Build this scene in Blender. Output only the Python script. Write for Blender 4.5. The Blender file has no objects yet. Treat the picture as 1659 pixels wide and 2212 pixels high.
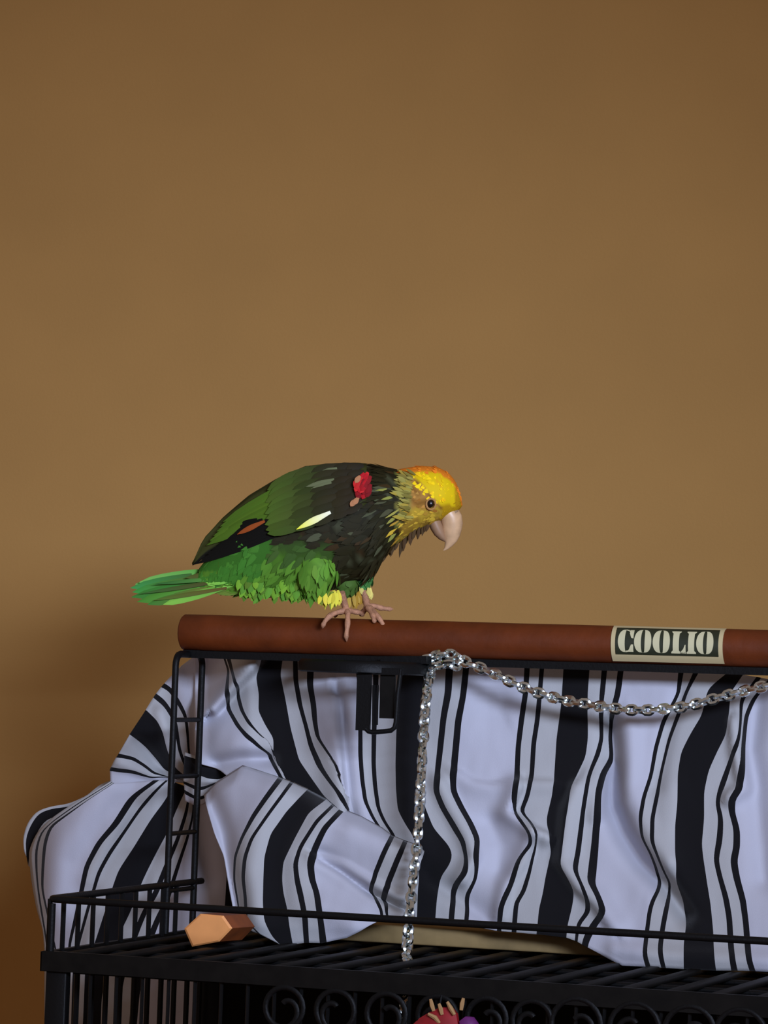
import bpy, bmesh, math, random
import numpy as np
from mathutils import Vector, Matrix, noise
random.seed(7)
scene = bpy.context.scene
col = scene.collection
# ------------------------------------------------------------ camera
YAW, PITCH, ROLL, FPX = 0.32230933, 0.03784996, 0.03640924, 8382.7
F = Vector((-math.sin(YAW)*math.cos(PITCH), math.cos(YAW)*math.cos(PITCH), math.sin(PITCH)))
_R = Vector((math.cos(YAW), math.sin(YAW), 0)); _U = _R.cross(F)
R = math.cos(ROLL)*_R + math.sin(ROLL)*_U
U = math.cos(ROLL)*_U - math.sin(ROLL)*_R
CAM = Vector((1.44628682, -3.37737613, 1.55))
cd = bpy.data.cameras.new('camera'); cam = bpy.data.objects.new('camera', cd); col.objects.link(cam)
cam.matrix_world = Matrix(((R.x, U.x, -F.x, CAM.x), (R.y, U.y, -F.y, CAM.y), (R.z, U.z, -F.z, CAM.z), (0, 0, 0, 1)))
cd.sensor_fit = 'HORIZONTAL'; cd.sensor_width = 36; cd.lens = 36*FPX/1659
cd.clip_start = .05
scene.camera = cam
# ------------------------------------------------------------ world, light, exposure
wd = bpy.data.worlds.new('room_light'); scene.world = wd; wd.use_nodes = True
wd.node_tree.nodes['Background'].inputs[0].default_value = (1, .76, .66, 1)
wd.node_tree.nodes['Background'].inputs[1].default_value = .23

def area(name, loc, target, sx, sy, power, color, spread=180):
    l = bpy.data.lights.new(name, 'AREA'); l.shape = 'RECTANGLE'; l.size = sx; l.size_y = sy
    l.energy = power; l.color = color; l.spread = math.radians(spread)
    o = bpy.data.objects.new(name, l); col.objects.link(o); o.location = loc
    o.rotation_euler = (Vector(target)-Vector(loc)).to_track_quat('-Z', 'Y').to_euler()
    return o
area('window_light', (2.1, -2.4, 2.15), (-.36, 1.15, 1.49), 1.2, .4, 7.2, (.62, .72, .98), 38)
scene.view_settings.view_transform = 'Standard'; scene.view_settings.look = 'None'
scene.view_settings.gamma = 1; scene.view_settings.use_curve_mapping = False
scene.view_settings.exposure = 0.0

# ------------------------------------------------------------ helpers
def ray(x, y): return F + R*((x-829.5)/FPX) - U*((y-1106)/FPX)
def W(x, y, Y):
    d = ray(x, y); return CAM + d*((Y-CAM.y)/d.y)
def WX(x, y, X):
    d = ray(x, y); return CAM + d*((X-CAM.x)/d.x)
def WZ(x, y, Z):
    d = ray(x, y); return CAM + d*((Z-CAM.z)/d.z)
def lin(c):
    return tuple(((v/255+.055)/1.055)**2.4 if v > 10 else v/255/12.92 for v in c)
def A(r, g, b, k=.5):
    return tuple(min(.92, v/(k*q)) for v, q in zip(lin((r, g, b)), (1.0, 1.1, 1.4)))+(1,)

def mat(name, color, rough=.6, metal=0, spec=.5, nscale=0, namt=0, bump=0, bscale=200, emis=None):
    m = bpy.data.materials.new(name); m.use_nodes = True; nt = m.node_tree; b = nt.nodes['Principled BSDF']
    b.inputs['Base Color'].default_value = color if len(color) == 4 else tuple(color)+(1,)
    b.inputs['Roughness'].default_value = rough; b.inputs['Metallic'].default_value = metal
    b.inputs['Specular IOR Level'].default_value = spec
    tc = nt.nodes.new('ShaderNodeTexCoord')
    if namt:
        n = nt.nodes.new('ShaderNodeTexNoise'); n.inputs['Scale'].default_value = nscale; n.inputs['Detail'].default_value = 5
        nt.links.new(tc.outputs['Object'], n.inputs['Vector'])
        mx = nt.nodes.new('ShaderNodeMixRGB'); mx.blend_type = 'MULTIPLY'; mx.inputs[0].default_value = 1
        mx.inputs[1].default_value = b.inputs['Base Color'].default_value
        cr = nt.nodes.new('ShaderNodeValToRGB'); cr.color_ramp.elements[0].position = .3; cr.color_ramp.elements[1].position = .7
        cr.color_ramp.elements[0].color = (1-namt,)*3+(1,); cr.color_ramp.elements[1].color = (1+namt*.4,)*3+(1,)
        nt.links.new(n.outputs['Fac'], cr.inputs[0]); nt.links.new(cr.outputs[0], mx.inputs[2]); nt.links.new(mx.outputs[0], b.inputs['Base Color'])
    if bump:
        n2 = nt.nodes.new('ShaderNodeTexNoise'); n2.inputs['Scale'].default_value = bscale; n2.inputs['Detail'].default_value = 4
        nt.links.new(tc.outputs['Object'], n2.inputs['Vector'])
        bp = nt.nodes.new('ShaderNodeBump'); bp.inputs['Strength'].default_value = bump; bp.inputs['Distance'].default_value = .002
        nt.links.new(n2.outputs['Fac'], bp.inputs['Height']); nt.links.new(bp.outputs[0], b.inputs['Normal'])
    return m

class MB:
    def __init__(s): s.v = []; s.f = []; s.c = []
    def tube(s, pts, r, n=8, cap=True, sx=1, sy=1):
        pts = [Vector(p) for p in pts]; N = len(pts); rr = r if isinstance(r, (list, tuple)) else [r]*N
        t0 = (pts[1]-pts[0]).normalized(); a = Vector((0, 0, 1)) if abs(t0.z) < .9 else Vector((0, 1, 0))
        u = t0.cross(a).normalized(); base = len(s.v)
        for i, p in enumerate(pts):
            t = (pts[min(i+1, N-1)]-pts[max(i-1, 0)]).normalized()
            u = (u-t*u.dot(t)).normalized(); w = t.cross(u)
            for k in range(n):
                an = 2*math.pi*k/n; s.v.append(p+(u*math.cos(an)*sx+w*math.sin(an)*sy)*rr[i])
        for i in range(N-1):
            for k in range(n):
                a0 = base+i*n+k; a1 = base+i*n+(k+1) % n; s.f.append((a0, a1, a1+n, a0+n))
        if cap:
            s.f.append(tuple(base+k for k in range(n))[::-1]); s.f.append(tuple(base+(N-1)*n+k for k in range(n)))
        return s
    def box(s, lo, hi, bev=0):
        bm = bmesh.new(); bmesh.ops.create_cube(bm, size=1)
        lo = Vector(lo); hi = Vector(hi)
        for v in bm.verts: v.co = Vector(((v.co[i]+.5)*(hi[i]-lo[i])+lo[i] for i in range(3)))
        if bev: bmesh.ops.bevel(bm, geom=bm.edges[:], offset=bev, segments=2, affect='EDGES', profile=.5)
        base = len(s.v); bm.verts.index_update()
        for v in bm.verts: s.v.append(v.co.copy())
        for f in bm.faces: s.f.append(tuple(base+v.index for v in f.verts))
        bm.free(); return s
    def bar(s, p, q, w, h, up=(0, 0, 1)):
        p = Vector(p); q = Vector(q); t = (q-p).normalized(); u = t.cross(Vector(up)).normalized(); v = u.cross(t)
        base = len(s.v)
        for e in (p, q):
            for a, b in ((-1, -1), (1, -1), (1, 1), (-1, 1)): s.v.append(e+u*a*w/2+v*b*h/2)
        for k in range(4): s.f.append((base+k, base+(k+1) % 4, base+4+(k+1) % 4, base+4+k))
        s.f.append((base+3, base+2, base+1, base)); s.f.append((base+4, base+5, base+6, base+7)); return s
    def build(s, name, m, parent=None, smooth=True, origin=None):
        me = bpy.data.meshes.new(name); org = Vector(origin) if origin is not None else Vector((0, 0, 0))
        me.from_pydata([tuple(Vector(v)-org) for v in s.v], [], s.f); me.materials.append(m)
        if smooth:
            for p in me.polygons: p.use_smooth = True
            try: me.set_sharp_from_angle(angle=math.radians(50))
            except Exception: pass
        if s.c:
            at = me.color_attributes.new('Col', 'FLOAT_COLOR', 'POINT')
            for i, c in enumerate(s.c): at.data[i].color = c
        o = bpy.data.objects.new(name, me); col.objects.link(o); o.location = org
        if parent: put(o, parent)
        return o
def put(o, parent):
    o.parent = parent; o.location = Vector(o.location)-Vector(parent['wloc'])
def tag(o, label, cat, group=None, kind=None):
    if label: o['label'] = label
    if cat: o['category'] = cat
    if group: o['group'] = group
    if kind: o['kind'] = kind
    return o
def thing(name, loc, label, cat, group=None):
    o = bpy.data.objects.new(name, None); o.empty_display_size = .02; col.objects.link(o); o.location = loc; o['wloc'] = tuple(loc)
    return tag(o, label, cat, group)
def lerp(a, b, t): return a+(b-a)*t
def crv(P, x): return float(np.interp(x, [p[0] for p in P], [p[1] for p in P]))

# ------------------------------------------------------------ materials
M_wall = mat("tan_paint", (.46, .256, .077, 1), .85, spec=.2, nscale=6, namt=.05, bump=.10, bscale=260)
M_floor = mat('floor_wood', A(150, 112, 78, .5), .5, nscale=8, namt=.3)
M_metal = mat('black_powder_coat', (.0042, .0042, .0042, 1), .5, spec=.16, bump=.15, bscale=300)
M_metal2 = mat('worn_black_metal', (.0055, .0048, .0038, 1), .55, spec=.14, nscale=60, namt=.4)
M_dark = mat('interior_shade_black', (.006, .006, .006, 1), .9, spec=.1)  # near-black that stands in for the shade inside the cage
M_perch = mat('red_brown_dowel', A(91, 41, 11, .82), .55, spec=.3, nscale=30, namt=.28, bump=.2, bscale=120)
M_chrome = mat('bright_chain', (.72, .78, .76, 1), .2, 1)
M_plank = mat('raw_board', A(128, 112, 80, .72), .7, nscale=35, namt=.3)
M_orange = mat('orange_wood_end', A(225, 132, 84, .55), .6, nscale=60, namt=.08)
M_block = mat('brown_wood_side', A(90, 45, 14, .4), .6, nscale=50, namt=.35)

# ------------------------------------------------------------ room
ZG, ZR = 1.26377, 1.31314      # top grid height, top rail height
WY = 1.15
b = MB(); b.box((-3.5, WY, 0), (4.5, WY+.12, 3.2)); o = b.build('wall_back', M_wall, smooth=False); o['kind'] = 'structure'
b = MB(); b.box((-3.5, -5, -.1), (4.5, WY, 0)); o = b.build('floor', M_floor, smooth=False); o['kind'] = 'structure'

# ------------------------------------------------------------ cage
CW, CD_, = 1.02, .42
cage = thing('bird_cage', (CW/2, CD_/2, 0), 'black metal bird cage with slatted top, ladder-like perch supports and scrollwork front', 'cage')
# corner posts
for x in (0, CW):
    for y in (0, CD_):
        sx = 1 if x == 0 else -1; sy = 1 if y == 0 else -1
        b = MB(); b.box((min(x, x+sx*.021), min(y, y+sy*.012), 0), (max(x, x+sx*.021), max(y, y+sy*.012), ZG+.0005), .0015)
        b.build('corner_post', M_metal, cage)
# top bands
BH = .0185
def band(p, q, th, name='top_band'):
    b = MB(); b.bar(Vector(p)-Vector((0, 0, BH/2)), Vector(q)-Vector((0, 0, BH/2)), th, BH); return b.build(name, M_metal2, cage, smooth=False)
band((-.002, -.003, ZG+.001), (CW+.002, -.003, ZG+.001), .006); band((-.002, CD_+.003, ZG), (CW+.002, CD_+.003, ZG), .006)
band((-.003, 0, ZG), (-.003, CD_, ZG), .006); band((CW+.003, 0, ZG), (CW+.003, CD_, ZG), .006)
# lower bands and base
for z in (.42, .12):
    for p, q in (((0, 0), (CW, 0)), ((0, CD_), (CW, CD_)), ((0, 0), (0, CD_)), ((CW, 0), (CW, CD_))):
        b = MB(); b.bar((p[0], p[1], z), (q[0], q[1], z), .008, .03); b.build('lower_band', M_metal, cage, smooth=False)
b = MB(); b.box((.004, .004, .40), (CW-.004, CD_-.004, .41)); b.build('floor_tray', M_metal, cage, smooth=False)
# dark backing added so the cage interior reads as shade
b = MB(); b.box((.022, CD_-.006, .42), (CW-.022, CD_-.002, ZG-.012)); b.build('shade_backing', M_dark, cage, smooth=False)
# side bars
def rods(name, pts, r, ztop, zbot, n=6):
    me = None
    for (x, y) in pts:
        if me is None:
            b = MB(); b.tube([(0, 0, zbot), (0, 0, ztop)], r, n); o = b.build(name, M_metal); me = o.data
        else:
            o = bpy.data.objects.new(name, me); col.objects.link(o)
        o.location = (x, y, 0); put(o, cage)
SB = [.0355+.0365*i for i in range(11)]
rods('side_bar', [(.002, y) for y in SB], .0030, ZG-.015, .42)
rods('side_bar', [(CW-.002, y) for y in SB], .0030, ZG-.015, .42)
rods('front_bar', [(.045+.0262*i, .002) for i in range(37)], .0019, ZG-.016, .42)
# roof slats
me = None
for i in range(24):
    x = .022+.0415*i
    if me is None:
        b = MB(); b.box((-.0062, 0, -.0045), (.0062, CD_, .0005), .0016); o = b.build('roof_slat', M_metal2); me = o.data
    else: o = bpy.data.objects.new('roof_slat', me); col.objects.link(o)
    o.location = (x, 0, ZG); put(o, cage)
for y in (.105, .21, .315):
    b = MB(); b.tube([(0, y, ZG-.006), (CW, y, ZG-.006)], .0028, 8); b.build('roof_cross_rod', M_metal, cage)
b = MB(); b.box((.024, .01, ZG-.020), (CW-.02, CD_-.007, ZG-.012)); b.build('shade_pan', M_dark, cage, smooth=False)  # dark sheet added under the slats, stands in for the unlit void
# scrolls on the front
sx_px = [(615, 2170), (725, 2177), (835, 2184), (945, 2189), (1052, 2194), (1150, 2200), (1245, 2207), (1371, 2216), (1490, 2224), (1600, 2230)]
for i, (px, py) in enumerate(sx_px):
    c = W(px, py+6, -.004); flip = -1 if i % 2 else 1
    rr = .0185 if i < 6 else .023
    pts = []
    for k in range(34):
        a = math.radians(-60+k*16); q = rr*(1-.0*k) if k < 22 else rr*(1-(k-21)*.065)
        pts.append((c.x+flip*q*math.cos(a), -.005, c.z+q*math.sin(a)))
    pts = [(c.x-flip*rr*-.2, -.005, c.z-.09), (c.x+flip*rr*.5, -.005, c.z-.045)]+pts
    b = MB(); b.tube(pts, .0026, 7, sy=.8); b.build('scroll', M_metal, cage)
# upper rail: front, left, right, with rounded corners
b = MB()
c0 = .012
def arc(cx, cy, a0, a1, r=c0, n=6): return [(cx+r*math.cos(math.radians(lerp(a0, a1, k/n))), cy+r*math.sin(math.radians(lerp(a0, a1, k/n))), ZR) for k in range(n+1)]
pts = [(0, CD_-.02, ZR)]+arc(c0, c0, 180, 270)+arc(CW-c0, c0, 270, 360)+[(CW, CD_-.02, ZR)]
b.tube(pts, .0034, 8); b.build('top_rail', M_metal, cage)
# rail end verticals and short posts on the sides
def short(xs, ys):
    me = None
    for x, y in zip(xs, ys):
        b = MB(); b.tube([(x, y, ZG-.002), (x, y, ZR)], .0026, 6); b.build('rail_post', M_metal, cage)
short([0]*10, [.004]+[.037+.0365*i for i in range(9)]); short([CW]*10, [.004]+[.037+.0365*i for i in range(9)])
b = MB(); b.tube([(.004, .0, ZG-.002), (.004, .0, ZR-.004)], .0036, 8); b.build('rail_post', M_metal, cage)

# ------------------------------------------------------------ perch stand
PL = W(395, 1366, .345); PR_ = W(1659, 1402, .345); PD = (PR_-PL).normalized(); PEND = PL+PD*(CW+.03-PL.x)
PRAD = .0187
stand = cage
zt = WX(392, 1413, 0).z
for X in (0.0, CW):
    y0, y1 = .303, .378; r = .012; b = MB()
    pts = [(X, y0, ZG)]+[(X, y0+r-r*math.cos(math.radians(a)), zt-r+r*math.sin(math.radians(a))) for a in range(0, 91, 18)] + \
          [(X, y1-r+r*math.sin(math.radians(a)), zt-r+r*math.cos(math.radians(a))) for a in range(0, 91, 18)]+[(X, y1, ZG)]
    b.tube(pts, .0036, 8); lf = b.build('ladder_frame', M_metal, stand); lf['wloc'] = (0, 0, 0)
    for k in range(4):
        z = WX(392, 1555+122*k, 0).z
        b = MB(); b.tube([(X, y0, z), (X, y1, z)], .0024, 8); b.build('rung', M_metal, lf)
bz = PL.z-PRAD-.0035
b = MB(); b.bar((PL.x+.004, .345, bz), (PEND.x-.004, .345, PEND.z-PRAD-.0035), .016, .0075); b.build('support_bar', M_metal, stand, smooth=False)
b = MB(); b.bar((-.006, .345, zt+.0025), (.012, .345, zt+.0025), .014, .004); b.build('mounting_tab', M_metal, stand, smooth=False)

perch = thing('wooden_perch', tuple(PL), 'long red-brown wooden dowel with a name plate that the parrot stands on', 'perch')
b = MB(); ax = [(0, .80), (.0012, .93), (.003, 1.0)]
pts = [PL+PD*a for a, _ in ax]; rr = [PRAD*k for _, k in ax]
L = (PEND-PL).length
for k in range(1, 30): pts.append(PL+PD*(.003+(L-.006)*k/30)); rr.append(PRAD*(1+.006*math.sin(k*1.7)))
pts += [PEND-PD*.003, PEND-PD*.0012, PEND]; rr += [PRAD, PRAD*.93, PRAD*.8]
b.tube(pts, rr, 40); b.build('dowel', M_perch, perch)

# name plate, wrapped on the front of the dowel
M_cream = mat('cream_plastic', A(180, 172, 142, .85), .5); M_green = mat('green_black_plate', A(26, 32, 20, .6), .5); M_letter = mat('cream_letters', A(182, 184, 162, .8), .5)
def pcoord(px, py, off):      # a point of the dowel's curved front
    p = W(px, py, .345-PRAD*.9); zc = PL.z+(p.x-PL.x)*(PD.z/PD.x); dz = p.z-zc; rr = PRAD+off
    dz = max(-rr*.995, min(rr*.995, dz)); return Vector((p.x, .345-math.sqrt(rr*rr-dz*dz), zc+dz))
def psheet(b, x0, x1, t0, t1, off, nx=6, ny=10, th=.0012):
    base = len(b.v)
    for o_ in (off, off-th):
        for i in range(nx+1):
            for j in range(ny+1):
                x = lerp(x0, x1, i/nx); yt = 1352+(x-1322)*.026; y = yt+lerp(t0, t1, j/ny); b.v.append(pcoord(x, y, o_))
    n = (nx+1)*(ny+1)
    for i in range(nx):
        for j in range(ny):
            a = base+i*(ny+1)+j; b.f.append((a, a+1, a+ny+2, a+ny+1)); b.f.append((a+n, a+n+ny+1, a+n+ny+2, a+n+1))
    for i in range(nx):
        for j in (0, ny): a = base+i*(ny+1)+j; b.f.append((a, a+ny+1, a+n+ny+1, a+n))
    for j in range(ny):
        for i in (0, nx): a = base+i*(ny+1)+j; b.f.append((a, a+1, a+n+1, a+n))
    return b
plate = psheet(MB(), 1321, 1562, -1, 76, .0014).build('name_plate', M_cream, perch); plate['wloc'] = (0, 0, 0); plate['label'] = 'dark green name plate with cream edge and letters'
psheet(MB(), 1331, 1553, 3, 61, .0021, th=.0008).build('face_panel', M_green, plate)
def strip(b, left, right, off=.0027, th=.0008):
    l2 = []; r2 = []
    for i in range(len(left)-1):
        m_ = max(1, int(abs(left[i+1][1]-left[i][1])/3))
        for k in range(m_):
            t = k/m_; l2.append((lerp(left[i][0], left[i+1][0], t), lerp(left[i][1], left[i+1][1], t))); r2.append((lerp(right[i][0], right[i+1][0], t), lerp(right[i][1], right[i+1][1], t)))
    left = l2+[left[-1]]; right = r2+[right[-1]]
    base = len(b.v); n = len(left)
    for o_ in (off, off-th):
        for (l, r) in zip(left, right):
            for p in (l, r):
                yt = 1352+(p[0]-1322)*.026; b.v.append(pcoord(p[0], yt+p[1], o_))
    m = 2*n
    for i in range(n-1):
        a = base+2*i; b.f.append((a, a+2, a+3, a+1)); b.f.append((a+m, a+m+1, a+m+3, a+m+2))
        b.f.append((a, a+m, a+m+2, a+2)); b.f.append((a+1, a+3, a+m+3, a+m+1))
    b.f.append((base, base+1, base+m+1, base+m)); e = base+2*(n-1); b.f.append((e, e+m, e+m+1, e+1))
YT, YB = 7, 56
def crescent(b, x0, x1, side, gap):
    cx = (x0+x1)/2; hw = (x1-x0)/2; n = 16; Lf = []; Rt = []
    for k in range(n+1):
        t = k/n; s_ = math.sin(math.pi*t)**.62; y = lerp(YT, YB, (1-math.cos(math.pi*t))/2)
        xo = cx+side*hw*s_; xi = cx+side*gap*math.sin(math.pi*t)**.4
        if side < 0: xi = max(xi, xo+1.2); Lf.append((xo, y)); Rt.append((xi, y))
        else: xi = min(xi, xo-1.2); Lf.append((xi, y)); Rt.append((xo, y))
    strip(b, Lf, Rt)
def letter(ch, x0, x1):
    b = MB()
    if ch == 'O': crescent(b, x0, x1, -1, 4.2); crescent(b, x0, x1, 1, 4.2)
    if ch == 'C':
        crescent(b, x0, x1+3, -1, 3.5)
        m = (x0+x1)/2
        strip(b, [(m, YT), (m+5, YT+1), (m+9, YT+3)], [(m, YT+2), (m+5, YT+3), (m+9, YT+6)])
        strip(b, [(m+8, YT+1), (m+8, YT+8), (m+12, YT+18)], [(x1, YT+1), (x1, YT+10), (x1, YT+19)])
        strip(b, [(m, YB-3), (m+5, YB-4), (m+9, YB-8)], [(m, YB), (m+6, YB-1), (m+12, YB-1)])
        strip(b, [(m+12, YB-17), (m+8, YB-8), (m+6, YB-1)], [(x1, YB-17), (x1, YB-8), (x1, YB-1)])
    if ch == 'I' or ch == 'L':
        w = 13; cx = (x0+x1)/2 if ch == 'I' else x0+11
        strip(b, [(cx-w/2-3.5, YT+1), (cx-w/2-3.5, YT+3), (cx-w/2, YT+6), (cx-w/2, YB-6), (cx-w/2-3.5, YB-3), (cx-w/2-3.5, YB)],
              [(cx+w/2+3.5, YT+1), (cx+w/2+3.5, YT+3), (cx+w/2, YT+6), (cx+w/2, YB-6), (cx+w/2+3.5, YB-3), (cx+w/2+3.5, YB)])
        if ch == 'L':
            strip(b, [(cx+w/2+2, YB-3), (x1-1, YB-3)], [(cx+w/2+2, YB), (x1-1, YB)])
            strip(b, [(x1-1.5, YB-19), (x1-5, YB-10), (x1-11, YB-3), (x1-13, YB)], [(x1, YB-19), (x1, YB-10), (x1, YB-3), (x1, YB)])
    b.build('letter', M_letter, plate)
for ch, x0, x1 in (('C', 1337, 1370), ('O', 1372, 1409), ('O', 1412, 1449), ('L', 1451, 1483), ('I', 1485, 1505), ('O', 1506, 1543)): letter(ch, x0, x1)

# cup holder ring under the perch
hold = thing('cup_holder_ring', tuple(W(780, 1445, .315)), 'black metal food-cup ring hanging under the perch below the parrot', 'cup holder')
hc = W(785, 1441, .312); b = MB()
n = 48; base = 0; rr = .0625
for k in range(n):
    a = 2*math.pi*k/n
    for dr, dz in ((0, .0065), (.0035, .003), (.0035, -.005), (0, -.0065), (-.002, -.0065), (-.002, .0065)):
        b.v.append(hc+Vector(((rr+dr)*math.cos(a), (rr+dr)*math.sin(a)*.95, dz)))
for k in range(n):
    for j in range(6):
        a0 = k*6+j; a1 = k*6+(j+1) % 6; k2 = (k+1) % n; b.f.append((a0, a1, k2*6+(j+1) % 6, k2*6+j))
b.build('ring', M_metal, hold)
b = MB(); b.bar((hc.x+.02, .315, hc.z+.0075), (hc.x+.068, .315, hc.z+.0095), .02, .008); b.build('mounting_plate', M_metal, hold, smooth=False)
# bracket hanging below the ring
brk = thing('hanging_bracket', tuple(W(815, 1455, .262)), 'black U-shaped metal bracket hanging below the cup ring in front of the sheet', 'bracket')
Yb = .262
b = MB(); b.bar(W(788, 1446, Yb), W(784, 1578, Yb), .0145, .004, up=(0, 1, 0)); b.build('flat_arm', M_metal, brk, smooth=False)
b = MB(); b.tube([W(x, y, Yb) for x, y in ((790, 1574), (796, 1580), (805, 1582), (830, 1580), (845, 1578), (852, 1572), (855, 1560), (859, 1500), (866, 1446))], .0024, 8); b.build('wire_loop', M_metal, brk)
b = MB(); b.bar(W(839, 1446, Yb+.006), W(836, 1552, Yb+.006), .0155, .003, up=(0, 1, 0)); b.build('clip_tongue', M_metal2, brk, smooth=False)
b = MB(); b.bar(W(780, 1449, Yb), W(870, 1451, Yb), .004, .007, up=(0, 0, 1)); b.build('cross_bar', M_metal, brk, smooth=False)
b = MB(); b.tube([W(808, 1480, Yb+.003), W(807, 1566, Yb+.003)], .0018, 6); b.tube([W(814, 1566, Yb+.003), W(816, 1480, Yb+.003)], .0012, 6); b.build('inner_wire', M_metal, brk)

# ------------------------------------------------------------ chain
chain = thing('silver_chain', tuple(W(950, 1425, .318)), 'bright silver link chain draped from the perch bar and hanging down through the cage', 'chain')
def link_mesh(L, Wd, r):
    b = MB(); pts = []
    n = 14; hl = L/2-Wd/2
    for k in range(n):
        a = 2*math.pi*k/n; pts.append(Vector((math.cos(a)*(Wd/2-r), 0, math.sin(a)*(Wd/2-r)+(hl if math.sin(a) >= 0 else -hl))))
    m = 6
    for k in range(n):
        t = (pts[(k+1) % n]-pts[k-1]).normalized(); u = Vector((0, 1, 0)); w = t.cross(u)
        for j in range(m):
            an = 2*math.pi*j/m; b.v.append(pts[k]+(u*math.cos(an)+w*math.sin(an))*r)
    for k in range(n):
        for j in range(m): b.f.append((k*m+j, k*m+(j+1) % m, ((k+1) % n)*m+(j+1) % m, ((k+1) % n)*m+j))
    return b
lk = link_mesh(.0150, .0125, .0023).build('link', M_chrome); lk_me = lk.data; used = [False]
def links(path, pitch=.0082, twist0=0):
    seg = [0]; 
    for a, c in zip(path, path[1:]): seg.append(seg[-1]+(c-a).length)
    i = 0; s_ = 0
    while s_ < seg[-1]:
        k = max(j for j in range(len(seg)) if seg[j] <= s_); k = min(k, len(path)-2)
        t = (s_-seg[k])/(seg[k+1]-seg[k]); p = path[k].lerp(path[k+1], t); d = (path[k+1]-path[k]).normalized()
        if not used[0]: o = lk; used[0] = True
        else: o = bpy.data.objects.new('link', lk_me); col.objects.link(o)
        q = d.to_track_quat('Z', 'Y'); tw = (math.radians(45) if i % 2 else math.radians(-40))+random.uniform(-.35, .35)+twist0
        rot = q.to_matrix() @ Matrix.Rotation(tw, 3, 'Z') @ Matrix.Rotation(random.uniform(-.15, .15), 3, 'X')
        o.rotation_euler = rot.to_euler(); o.location = p; put(o, chain); s_ += pitch; i += 1
def smooth_path(pts, n=8):
    out = []
    for i in range(len(pts)-1):
        p0 = pts[max(i-1, 0)]; p1 = pts[i]; p2 = pts[i+1]; p3 = pts[min(i+2, len(pts)-1)]
        for k in range(n):
            t = k/n; out.append(.5*((2*p1)+(p2-p0)*t+(2*p0-5*p1+4*p2-p3)*t*t+(-p0+3*p1-3*p2+p3)*t**3))
    out.append(pts[-1]); return out
vp = [(942, 1428, .322), (930, 1455, .318), (924, 1480, .312), (918, 1540, .300), (913, 1620, .288), (908, 1720, .275), (903, 1800, .265), (899, 1840, .262), (892, 1900, .252), (885, 1970, .242), (879, 2060, .225), (877, 2105, .15), (875, 2135, .05), (873, 2165, .022), (870, 2240, .018), (866, 2320, .018)]
links(smooth_path([W(*p) for p in vp]))
hp = [(925, 1418, .322), (950, 1414, .320), (985, 1416, .320), (1010, 1432, .322), (1060, 1452, .326), (1130, 1485, .326), (1200, 1508, .324), (1290, 1525, .322), (1370, 1534, .320), (1470, 1528, .320), (1550, 1508, .322), (1610, 1492, .324), (1680, 1475, .326), (1760, 1452, .328), (1840, 1435, .328)]
links(smooth_path([W(*p) for p in hp]), twist0=.6)
wp = [(935, 1440, .316), (955, 1436, .314), (975, 1434, .315), (992, 1440, .32)]
links(smooth_path([W(*p) for p in wp]), twist0=.3)

# ------------------------------------------------------------ sheet
def sheet_material():
    m = bpy.data.materials.new('striped_cotton'); m.use_nodes = True; nt = m.node_tree; bs = nt.nodes['Principled BSDF']
    uv = nt.nodes.new('ShaderNodeUVMap'); sp = nt.nodes.new('ShaderNodeSeparateXYZ'); nt.links.new(uv.outputs[0], sp.inputs[0])
    fr = nt.nodes.new('ShaderNodeMath'); fr.operation = 'FRACT'; nt.links.new(sp.outputs['X'], fr.inputs[0])
    cr = nt.nodes.new('ShaderNodeValToRGB'); cr.color_ramp.interpolation = 'CONSTANT'
    wht = (.49, .49, .55, 1); off = (.43, .43, .43, 1); blk = (.0085, .008, .009, 1)
    hw = .017; st = [(0, blk), (hw, off), (.1-hw, blk), (.1+hw, off), (.25, blk), (.44, off), (.54-hw, blk), (.54+hw, off), (.64-hw, blk), (.64+hw, wht), (1-hw, blk)]
    e = cr.color_ramp.elements; e[0].position = 0; e[0].color = blk; e[1].position = st[1][0]; e[1].color = off
    for p, c in st[2:]:
        n = e.new(p); n.color = c
    nt.links.new(fr.outputs[0], cr.inputs[0])
    ns = nt.nodes.new('ShaderNodeTexNoise'); ns.inputs['Scale'].default_value = 900; tc = nt.nodes.new('ShaderNodeTexCoord'); nt.links.new(tc.outputs['Object'], ns.inputs[0])
    bp = nt.nodes.new('ShaderNodeBump'); bp.inputs['Strength'].default_value = .15; bp.inputs['Distance'].default_value = .001
    nt.links.new(ns.outputs['Fac'], bp.inputs['Height']); nt.links.new(bp.outputs[0], bs.inputs['Normal'])
    nt.links.new(cr.outputs[0], bs.inputs['Base Color']); bs.inputs['Roughness'].default_value = .95; bs.inputs['Specular IOR Level'].default_value = .1
    bs.inputs['Sheen Weight'].default_value = .1
    return m
M_sheet = sheet_material()
def pl_dist(x, y, P):
    best = 1e9; side = 0
    for (ax, ay), (bx, by) in zip(P, P[1:]):
        dx, dy = bx-ax, by-ay; L2 = dx*dx+dy*dy; t = max(0, min(1, ((x-ax)*dx+(y-ay)*dy)/L2)); qx, qy = ax+dx*t, ay+dy*t
        d = math.hypot(x-qx, y-qy)
        if d < best: best = d; side = 1 if dx*(y-ay)-dy*(x-ax) > 0 else -1; tt = t
    return best, side
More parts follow.
